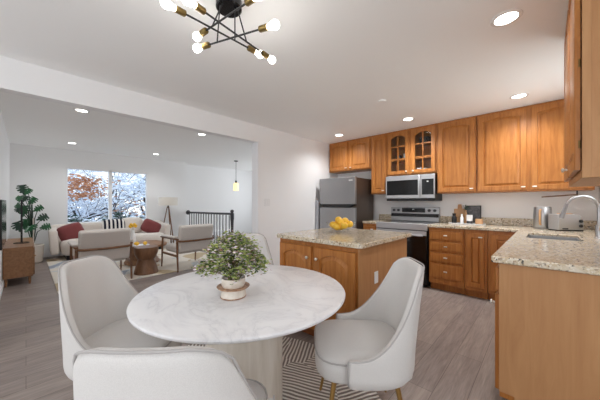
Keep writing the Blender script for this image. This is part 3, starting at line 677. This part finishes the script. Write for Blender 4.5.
# ------------------------------------------------------------------ dining chairs
def dining_chair():
    t = thing('dining_chair', '', 'chair', (0, 0, 0), 0, 'upholstered dining chairs around the round table')
    m = MB()   # seat, front is +Y
    m.lathe([(.20, .345), (.232, .352), (.245, .37), (.247, .43), (.24, .455), (.225, .468), (.14, .478), (.001, .48)], (0, .0, 0), 60, sup=4.2, ax=.98, ay=1.02)
    m.build('seat', 'chair_fabric', t, ang=70)
    def plan(th, a, b, e):      # th = 0 at the rear
        s, c = math.sin(th), math.cos(th); q = (abs(s)**e + abs(c)**e)**(-1/e)
        return a*s*q, -b*c*q
    nt_, nz = 44, 14; TM = R(112)
    def top(th):
        x = abs(th)/R(1)
        if x <= 45: return .902-.042*(max(0, x-22)/23)**2
        u = (x-45)/67; return .485+.375*(1-u)**3.1
    def shell(th, z, off=0):
        k = max(0, (z-.46)/.44); a = .258*(1-.16*k**1.6); b = .252
        if z < .40: s_ = 1-.12*((.40-z)/.055)**2; a *= s_; b *= s_
        x, y = plan(th, a, b, 3.0); x1, y1 = plan(th+.01, a, b, 3.0); x0, y0 = plan(th-.01, a, b, 3.0)
        t_ = Vector((x1-x0, y1-y0)).normalized()
        return x+t_.y*off, y-t_.x*off-.06*k**1.2, z
    vs = []; ro = []; ri = []
    for i in range(nt_+1):
        th = -TM+2*TM*i/nt_; zt = top(th)
        vs += [shell(th, .345+(zt-.345)*j/nz) for j in range(nz+1)]
        ro.append(shell(th, zt-.001, .0135))
    m = MB(); n1 = nz+1
    m._add(vs, [(i*n1+j, (i+1)*n1+j, (i+1)*n1+j+1, i*n1+j+1) for i in range(nt_) for j in range(nz)])
    m.build('backrest', 'chair_fabric', t, solid=.036, sub=1, ang=80)
    lo_ = [shell(-TM, .345+(top(TM)-.345)*j/5, .0135) for j in range(6)]; hi_ = [shell(TM, .345+(top(TM)-.345)*j/5, .0135) for j in range(6)]
    m = MB(); m.tube(lo_[:-1]+ro+hi_[:-1][::-1], .0038, 6)
    m.build('piping', 'piping', t)
    m = MB(); P = []
    for i in range(56):
        a = 2*PI*i/56; ca, sa = math.cos(a), math.sin(a); q = (abs(ca)**4.2+abs(sa)**4.2)**(-1/4.2); P.append((.241*ca*q, .25*sa*q, .452))
    P = [p for p in P[50:]+P[:36]]
    m.tube(P, .004, 6); m.build('seat_piping', 'piping', t)
    for sx in (-1, 1):
        for sy in (-1, 1):
            m = MB(); m.tube([(sx*.16, sy*.15, .36), (sx*.215, sy*.21, .008)], [.014, .008], 12); m.build('leg', 'brass', t)
    return t
def place_chair(o, x, y, face): o.location = (x, y, .012); o.rotation_euler = (0, 0, face-PI/2)
chair = dining_chair(); chair['label'] = 'light grey dining chair right of the table, near the island'
def face(x, y, dx=0): return math.atan2(TY-y, TX-x)+dx
cx_, cy_ = -.77, 1.30; place_chair(chair, cx_, cy_, face(cx_, cy_, R(0)))
for x, y, dd, lb in ((-1.745, .43, 0, 'light grey dining chair left of the table, in front of the armchairs'),
                     (-.878, .398, R(6), 'nearest light grey dining chair, seen from behind at the bottom edge'),
                     (-2.08, 1.46, 0, 'light grey dining chair beyond the table, half hidden by the potted plant')):
    dup(chair, (x, y, .012), face(x, y, dd)-PI/2, lb)

# ------------------------------------------------------------------ potted plant on the table
pp = thing('potted_plant', 'leafy green and lilac potted plant on the marble table', 'potted plant', (-1.185, .745, .753))
def potmat():
    m = mat('stoneware', (214, 204, 190), .5); n = noise(m, coords(m), 34, 4); base(m, ramp(m, n, [(.3, (212, 198, 182)), (.6, (226, 218, 206))])); 
    m2 = mat('rust_glaze', (158, 108, 74), .4); base(m2, ramp(m2, noise(m2, coords(m2), 60, 4), [(.35, (132, 84, 56)), (.65, (196, 158, 126))]))
potmat()
m = MB(); m.lathe([(.058, 0), (.064, .004), (.062, .03), (.056, .042)], (0, 0, 0), 40); m.lathe([(.052, .052), (.06, .066), (.061, .1), (.056, .1), (.054, .07), (.001, .07)], (0, 0, 0), 40); m.build('pot', 'stoneware', pp)
m = MB(); m.lathe([(.055, .042), (.08, .050), (.084, .056), (.06, .053), (.052, .054)], (0, 0, 0), 40); m.lathe([(.0645, .0005), (.0655, .004), (.0625, .008)], (0, 0, 0), 40); m.build('rust_rim', 'rust_glaze', pp)
mat('leaf_light', (168, 176, 108), .55, spec=.2); mat('leaf_mid', (118, 136, 78), .55, spec=.2); mat('leaf_dark', (70, 88, 54), .55, spec=.2); mat('lilac_bloom', (222, 208, 214), .6, spec=.2); mat('blush_leaf', (176, 148, 132), .55, spec=.2)
rnd = random.Random(12); clusters = []
for k in range(95):
    a = rnd.uniform(0, 2*PI); e = rnd.uniform(-.75, PI/2); q = rnd.uniform(.3, 1)**.5
    clusters.append(Vector((.135*q*math.cos(a)*math.cos(e), .135*q*math.sin(a)*math.cos(e), .195+.115*q*math.sin(e))))
for s_, n_, q in ((-1, 5, .135), (1, 4, .125)):
    for k in range(n_):
        clusters.append(Vector((s_*.726*(q+.008*k), s_*.688*(q+.008*k), .165-.008*k+rnd.uniform(-.015, .03))))
m = MB()
for c in clusters:
    m.tube([(rnd.uniform(-.02, .02), rnd.uniform(-.02, .02), .07), c*.55+Vector((0, 0, .06)), c], [.0025, .002, .001], 4)
m.build('stems', 'stem', pp)
for nm, mt, cnt, sz in (('leaves', 'leaf_light', 1900, .0095), ('leaves', 'leaf_mid', 1300, .010), ('leaves', 'leaf_dark', 450, .010), ('blossoms', 'lilac_bloom', 1300, .008), ('leaves', 'blush_leaf', 600, .008)):
    m = MB()
    for k in range(cnt):
        c = rnd.choice(clusters); p = c+Vector((rnd.gauss(0, .019), rnd.gauss(0, .019), rnd.gauss(0, .017))); a = sz*rnd.uniform(.7, 1.25)
        M = Matrix.Translation(p) @ Matrix.Rotation(rnd.uniform(0, 6.3), 4, 'Z') @ Matrix.Rotation(rnd.uniform(-1.2, 1.2), 4, 'X')
        m._add([(-a, 0, 0), (-a*.3, a*.5, a*.15), (a*.4, a*.42, a*.1), (a, 0, -a*.2), (a*.4, -a*.42, a*.1), (-a*.3, -a*.5, a*.15)], [(0, 1, 2, 3), (0, 3, 4, 5)], M)
    o = m.build(nm, mt, pp, smooth=False); o['kind'] = 'stuff'

# ------------------------------------------------------------------ living room
def rugmat():
    m = mat('living_rug_pile', (214, 206, 196), .95, spec=.1); v = coords(m)
    f = noise(m, v, 1.3, 2, .5, .6)
    base(m, ramp(m, f, [(.0, (196, 178, 150)), (.40, (222, 214, 202)), (.56, (206, 208, 206)), (.60, (160, 168, 180)), (.68, (212, 206, 198)), (.8, (184, 150, 134))], 'CONSTANT')); bump(m, noise(m, v, 90, 2), .4, .004)
rugmat()
m = MB(); m.box(-7.9, -4.84, .3, 3.05, 0.0005, .012); tag(m.build('area_rug', 'living_rug_pile', bevel=.004), 'large pale abstract rug on the living-room floor', 'rug')
# sofa: U-shaped curved back
sf = thing('sofa', 'cream curved sofa under the window', 'sofa', (-7.75, 1.55, .012), R(-90))
# local: front +Y? local x along sofa, back at -y  (rotated so that local +y -> world +x)
def upath(hw, dep, r, n=10):
    P = [(-hw, dep)]
    for i in range(n+1):
        a = PI+PI/2*i/n; P.append((-hw+r+r*math.cos(a), r+r*math.sin(a)))
    P += [(-hw+r+(2*hw-2*r)*i/8, 0) for i in range(1, 8)]
    for i in range(n+1):
        a = -PI/2+PI/2*i/n; P.append((hw-r+r*math.cos(a), r+r*math.sin(a)))
    P.append((hw, dep)); return P
P = upath(1.12, .62, .34); m = MB(); nz = 6; vs = []
for k, (x, y) in enumerate(P):
    zt = .70 + (.04 if y < .2 else -.06*(y/.62))
    for j in range(nz+1): vs.append((x*(1+.03*(j/nz)), y-.40-.05*(j/nz), .12+(zt-.12)*j/nz))
m._add(vs, [(i*7+j, (i+1)*7+j, (i+1)*7+j+1, i*7+j+1) for i in range(len(P)-1) for j in range(nz)])
m.build('backrest', 'sofa_fabric', sf, solid=.15, bevel=.05, sub=1, ang=80)
m = MB(); m.lathe([(1.0, .1), (1.04, .16), (1.05, .34), (1.02, .41), (.9, .44), (.001, .45)], (0, .02, 0), 64, sup=5, ax=.99, ay=.40); m.build('seat_cushion', 'sofa_fabric', sf, ang=80)
m = MB(); m.box(-.95, .95, -.3, .3, .0, .1); m.build('plinth', 'black', sf)
sf.rotation_euler = (0, 0, R(-90))
def cushion(nm, mt, w, h, t_, loc, rot, lb, grp='throw cushions on the sofa'):
    m = MB(); n = 12; vs = []; 
    for s_ in (1, -1):
        for i in range(n+1):
            for j in range(n+1):
                u, v = i/n*2-1, j/n*2-1
                d = (1-u**4)*(1-v**4); pin = 1-.08*(u*u*v*v)*0-.07*(1-abs(u)**2)*abs(v)**3*0
                ex = 1-.13*v**4; ez = 1-.13*u**4
                vs.append((u*w/2*ex, s_*t_/2*max(0, d)**.5, v*h/2*ez))
    K = (n+1)**2; fs = []
    for s_ in (0, 1):
        for i in range(n):
            for j in range(n): q = (i*(n+1)+j, (i+1)*(n+1)+j, (i+1)*(n+1)+j+1, i*(n+1)+j+1); fs.append(tuple(a+s_*K for a in q))
    m._add(vs, fs); bmesh.ops.remove_doubles(m.b, verts=m.b.verts, dist=.0008)
    o = m.build(nm, mt, ang=80); o.location = loc; o.rotation_euler = rot; return tag(o, lb, 'cushion', grp)
cushion('cushion', 'rust_fabric', .46, .40, .17, (-7.66, .70, .58), (R(12), R(18), R(-78)), 'dusty red cushion at the left end of the sofa')
cushion('cushion', 'rust_fabric', .46, .36, .17, (-7.66, 2.30, .60), (R(14), R(-28), R(-100)), 'dusty red cushion at the right end of the sofa')
def stripes():
    m = mat('striped_fabric', (230, 226, 220), .9, spec=.1); v = coords(m); s = N(m, 'ShaderNodeSeparateXYZ'); L(m, v, s.inputs[0])
    f = math_n(m, 'FRACT', math_n(m, 'MULTIPLY', s.outputs['X'], 12)); base(m, ramp(m, f, [(0, (34, 36, 52)), (.5, (232, 228, 222))], 'CONSTANT'))
stripes()
cushion('cushion', 'striped_fabric', .5, .36, .14, (-7.78, 1.50, .66), (R(10), 0, R(-90)), 'black and white striped cushion in the middle of the sofa')
cushion('cushion', 'sofa_fabric', .5, .42, .15, (-7.83, 1.90, .66), (R(10), 0, R(-90)), 'plain cream cushion right of the striped one')
pf = thing('pouf', 'small round white pouf with a pinkish base in front of the sofa', 'pouf', (-7.02, .78, .012))
m = MB(); m.lathe([(.12, .15), (.15, .18), (.165, .28), (.15, .38), (.1, .41), (.001, .42)], (0, 0, 0), 32); m.build('seat', 'boucle', pf, ang=80)
m = MB(); m.lathe([(.11, 0), (.12, .15)], (0, 0, 0), 28); m.build('base', 'pink', pf)
# armchairs
def armchair():
    t = thing('armchair', '', 'armchair', (0, 0, 0), 0, 'wood-framed armchairs in the living room')
    # front +Y, rear at y=-.33
    m = MB(); m.box(-.29, .29, -.27, .33, .30, .44); m.build('seat_cushion', 'armchair_fabric', t, bevel=.045, seg=4)
    m = MB(); Mb = Matrix.Translation((0, -.27, .36)) @ Matrix.Rotation(R(12), 4, 'X'); m.box(-.32, .32, -.055, .075, -.02, .47, Mb)
    m.build('back_cushion', 'armchair_fabric', t, bevel=.035, seg=4)
    for s_ in (-1, 1):
        m = MB(); m.tube([(s_*.34, -.33, 0.0), (s_*.34, -.30, .40), (s_*.34, -.29, .56)], [.014, .019, .018], 10); m.build('leg', 'walnut', t)
        m = MB(); m.tube([(s_*.34, .36, 0.0), (s_*.34, .33, .40), (s_*.34, .31, .57)], [.013, .018, .018], 10); m.build('leg', 'walnut', t)
        m = MB(); m.box(s_*.34-.03, s_*.34+.03, -.32, .37, .565, .59); m.build('armrest', 'walnut', t, bevel=.01)
        m = MB(); m.box(s_*.34-.012, s_*.34+.012, -.29, .33, .26, .30); m.build('side_rail', 'walnut', t, bevel=.005)
        m = MB(); m.box(s_*.34-.05, s_*.34+.05, -.24, .27, .591, .625); m.build('arm_pad', 'armchair_fabric', t, bevel=.015, seg=3)
    m = MB(); m.tube([(-.34, -.30, .555), (-.33, -.36, .55), (-.27, -.392, .545), (0, -.395, .54), (.27, -.392, .545), (.33, -.36, .55), (.34, -.30, .555)], .018, 10); m.build('back_rail', 'walnut', t)
    return t
ac = armchair(); ac['label'] = 'wood-framed beige armchair at right, in front of the floor lamp'
ac.location = (-5.07, 2.17, .012); ac.rotation_euler = (0, 0, R(93))
dup(ac, (-5.22, .84, .012), R(90), 'wood-framed beige armchair at left, behind the left dining chair')
# side tables and coffee table
ht = thing('side_table', 'dark wooden hourglass-shaped side table between the armchairs', 'side table', (-5.12, 1.46, .012))
m = MB(); m.lathe([(.185, 0), (.19, .01), (.165, .12), (.13, .235), (.13, .245)], (0, 0, 0), 40); m.build('base', 'walnut', ht)
m = MB(); m.lathe([(.13, .246), (.15, .27), (.185, .36), (.19, .44), (.186, .458), (.001, .46)], (0, 0, 0), 40); m.build('bowl_top', 'walnut', ht)
ct = thing('coffee_table', 'low rounded wooden coffee table behind the hourglass side table', 'coffee table', (-6.05, 1.65, .012))
m = MB(); m.lathe([(.48, .355), (.5, .36), (.5, .395), (.48, .40), (.001, .40)], (0, 0, 0), 56, sup=2.6, ax=.95, ay=.85); m.build('tabletop', 'console_wood', ct)
m = MB(); m.lathe([(.30, 0), (.32, .03), (.22, .2), (.30, .354)], (0, 0, 0), 40); m.build('pedestal', 'console_wood', ct)
vz = thing('vase', 'slim white vase holding one yellow flower on the coffee table', 'vase', (-5.95, 1.46, .413))
m = MB(); m.lathe([(.06, 0), (.065, .02), (.045, .16), (.028, .27), (.03, .29), (.025, .29), (.02, .26)], (0, 0, 0), 24); m.build('body', 'white_gloss', vz)
m = MB(); m.tube([(0, 0, .1), (.0, 0, .35)], .004, 6); m.build('stem', 'stem', vz)
m = MB()
for k in range(14): a = k*2.4; m.ball((.04*math.cos(a), .05*math.sin(a), .38+.022*math.sin(k*1.7)), .026, 8)
m.build('flower', 'lemon', vz)
pl = thing('plate', 'white plate with yellow fruit on the coffee table edge', 'plate', (-5.68, 1.52, .413))
m = MB(); m.lathe([(.08, 0), (.15, .012), (.155, .016), (.08, .008), (.001, .006)], (0, 0, 0), 32); m.build('dish', 'white_gloss', pl)
for k, (dx, dy, lb) in enumerate(((-.02, -.06, 'lemon at the left on the white coffee-table plate'), (.03, .07, 'lemon at the right on the white coffee-table plate'))):
    o = L0.copy(); COL.objects.link(o); o.location = (-5.68+dx, 1.52+dy, .461); o.rotation_euler = (1.5, .3, k*1.3); o['label'] = lb; o['group'] = 'lemons on the coffee-table plate'
# floor lamp
fl = thing('floor_lamp', 'wooden tripod floor lamp with a cream drum shade', 'floor lamp', (-7.88, 2.81, 0))
m = MB(); m.lathe([(.25, 1.17), (.25, 1.40), (.246, 1.40), (.246, 1.17)], (0, 0, 0), 40); m.build('lamp_shade', 'shade_fabric', fl)
for a in (20, 140, 260):
    m = MB(); m.tube([(.02*math.cos(R(a)), .02*math.sin(R(a)), 1.14), (.24*math.cos(R(a)), .24*math.sin(R(a)), 0)], [.013, .017], 10); m.build('leg', 'walnut', fl)
m = MB(); m.tube([(0, 0, 1.10), (0, 0, 1.20)], .016, 10); m.build('hub', 'black', fl)
m = MB(); m.ball((0, 0, 1.27), .045, 14); m.build('bulb', 'white_gloss', fl)
# console, ring stand, television
cn = thing('console_cabinet', 'low brown wooden console on splayed legs at the left edge', 'console', (-5.735, -.235, 0))
m = MB(); m.box(-1.5, 0, 0.0, .31, .12, .575); m.build('body', 'console_wood', cn, bevel=.004)
for i in range(3):
    d = MB(); d.box(-1.48+i*.495, -1.0+i*.495, .311, .328, .14, .555); do = d.build('door', 'console_wood', cn, bevel=.003)
    k = MB(); k.ball((-1.05+i*.495, .334, .42), .009, 8); k.build('knob', 'brass', do)
for x in (-1.44, -.05):
    for y in (.03, .275): m = MB(); m.tube([(x, y, .12), (x+(.01 if x > -1 else -.01), y, 0)], [.018, .012], 10); m.build('leg', 'console_wood', cn)
st = thing('decor_stand', 'thin black upright stand with a ring base on the console', 'ornament', (-6.3, -.05, .577))
m = MB(); m.tube([(.09*math.cos(a), .09*math.sin(a), .006) for a in [2*PI*i/28 for i in range(29)]], .006, 6); m.tube([(-.09, 0, .006), (.09, 0, .006)], .004, 6); m.build('ring_base', 'black', st)
m = MB(); m.box(-.012, .012, -.012, .012, .006, .72); m.build('pole', 'black', st)
tv = thing('television', 'dark flat television on the left wall above the console', 'television', (-5.35, -.238, .66))
m = MB(); m.box(-.52, .52, 0, .035, 0, .62); m.build('casing', 'black', tv, bevel=.004)
m = MB(); m.box(-.51, .51, .0355, .037, .01, .61); m.build('screen', 'black_gloss', tv)
# monstera
mo = thing('monstera_plant', 'tall monstera with split green leaves in the far left corner', 'potted plant', (-7.75, .10, 0))
m = MB(); m.lathe([(.13, 0), (.15, .02), (.17, .36), (.16, .37), (.155, .33), (.001, .33)], (0, 0, 0), 32); m.build('pot', 'terracotta_pot', mo)
m = MB(); m.tube([(0, 0, .33), (0.0, .0, .92)], .022, 8); m.build('support_pole', 'terracotta_pot', mo)
def leafpoly():
    P = []
    for side in (1, -1):
        Q = [(.0, -.02), (.10, -.12), (.26, -.14), (.36, -.04), (.12, .05), (.40, .08), (.42, .19), (.12, .2), (.40, .32), (.35, .43), (.1, .34), (.28, .54), (.2, .64), (.07, .5), (.1, .76), (0, .88)]
        P.append([(side*x, y) for x, y in Q])
    return P
rnd = random.Random(8)
lv = [(23, 190, .17, -.2), (28, 192, .12, .5), (20, 199, .13, -.3), (25, 199, .12, .2), (32, 201, .14, .6), (38, 209, .14, .9), (42, 218, .16, 1.1), (45, 227, .15, 1.3), (24, 211, .2, 0), (19, 210, .14, -.4), (29, 228, .2, .4), (25, 224, .16, 0), (17, 227, .18, -.4), (12, 206, .12, -1.0), (13, 198, .08, -.9)]
stems = MB()
for k, (px, py, sz, tw) in enumerate(lv):
    X = -7.65+rnd.uniform(-.15, .12); u = (px-300)/F_PX; D = X/(-.6877+.7259*u); Y = D*(.7259+.6877*u); Z = 1.24+(203-py)/F_PX*D
    c = Vector((X+7.75, max(Y, -.10)-.10, Z)); s_ = MB()
    M = Matrix.Translation(c) @ Matrix.Rotation(R(70)+rnd.uniform(-.3, .3), 4, 'Z') @ Matrix.Rotation(tw+PI, 4, 'Y') @ Matrix.Rotation(R(35)+rnd.uniform(-.4, .3), 4, 'X')
    for Q in leafpoly():
        vs = [(x*sz*1.3, -abs(x)*sz*.25, (y-.35)*sz*1.3) for x, y in Q]; n_ = len(vs)
        cen = [(0, 0, (y-.35)*sz*1.3) for x, y in Q]
        s_._add(vs+cen, [(i, i+1, n_+i+1, n_+i) for i in range(1, n_-2)]+[(0, 1, n_+1), (n_-2, n_-1, 2*n_-2)], M)
    s_.build('leaf', 'green_leaf' if k % 3 else 'green_dark', mo, solid=.003, smooth=False, recalc=False)
    stems.tube([(0, 0, .34), Vector((c.x*.35, c.y*.35, .34+(c.z-.34)*.75)), c], [.009, .008, .005], 6)
stems.build('stems', 'green_dark', mo)
# stair railing and pendant
sr = thing('stair_railing', 'dark grey stair railing with slim balusters and a newel post', 'railing', (-7.0, YS, 0))
m = MB(); m.tube([(XF+7.02, 0, .94), (1.25, 0, .965)], .028, 10); m.build('handrail', 'charcoal', sr)
m = MB(); m.lathe([(.07, 0), (.07, .015), (.04, .02)], (0, 0, 0), 20, Matrix.Translation((XF+7.0, 0, .94)) @ Matrix.Rotation(R(90), 4, 'Y')); m.build('rosette', 'charcoal', sr)
m = MB(); m.lathe([(.05, 0), (.05, .12), (.035, .16), (.03, .5), (.04, .78), (.05, .86), (.05, .98), (.03, .99), (.045, 1.02), (.04, 1.06), (.001, 1.075)], (1.28, 0, 0), 16); m.build('newel_post', 'charcoal', sr)
for i in range(16):
    m = MB(); x = XF+7.12+i*.155; m.box(x-.009, x+.009, -.009, .009, 0, .93); m.build('baluster', 'charcoal', sr, smooth=False)
pd = thing('pendant_light', 'small glowing glass pendant on a thin black cord over the stairs', 'pendant light', (-6.835, 4.387, LC))
m = MB(); m.lathe([(.06, 0), (.06, -.02), (.001, -.03)], (0, 0, 0), 20); m.build('canopy', 'black', pd)
m = MB(); m.tube([(0, 0, -.02), (0, 0, -.62)], .006, 6); m.build('cord', 'black', pd)
m = MB(); m.lathe([(.025, -.60), (.03, -.66), (.025, -.67)], (0, 0, 0), 14); m.build('socket', 'black', pd)
m = MB(); m.lathe([(.045, -.67), (.075, -.70), (.08, -.9), (.074, -.9), (.07, -.71)], (0, 0, 0), 20); m.build('shade', 'pendant_glow', pd)
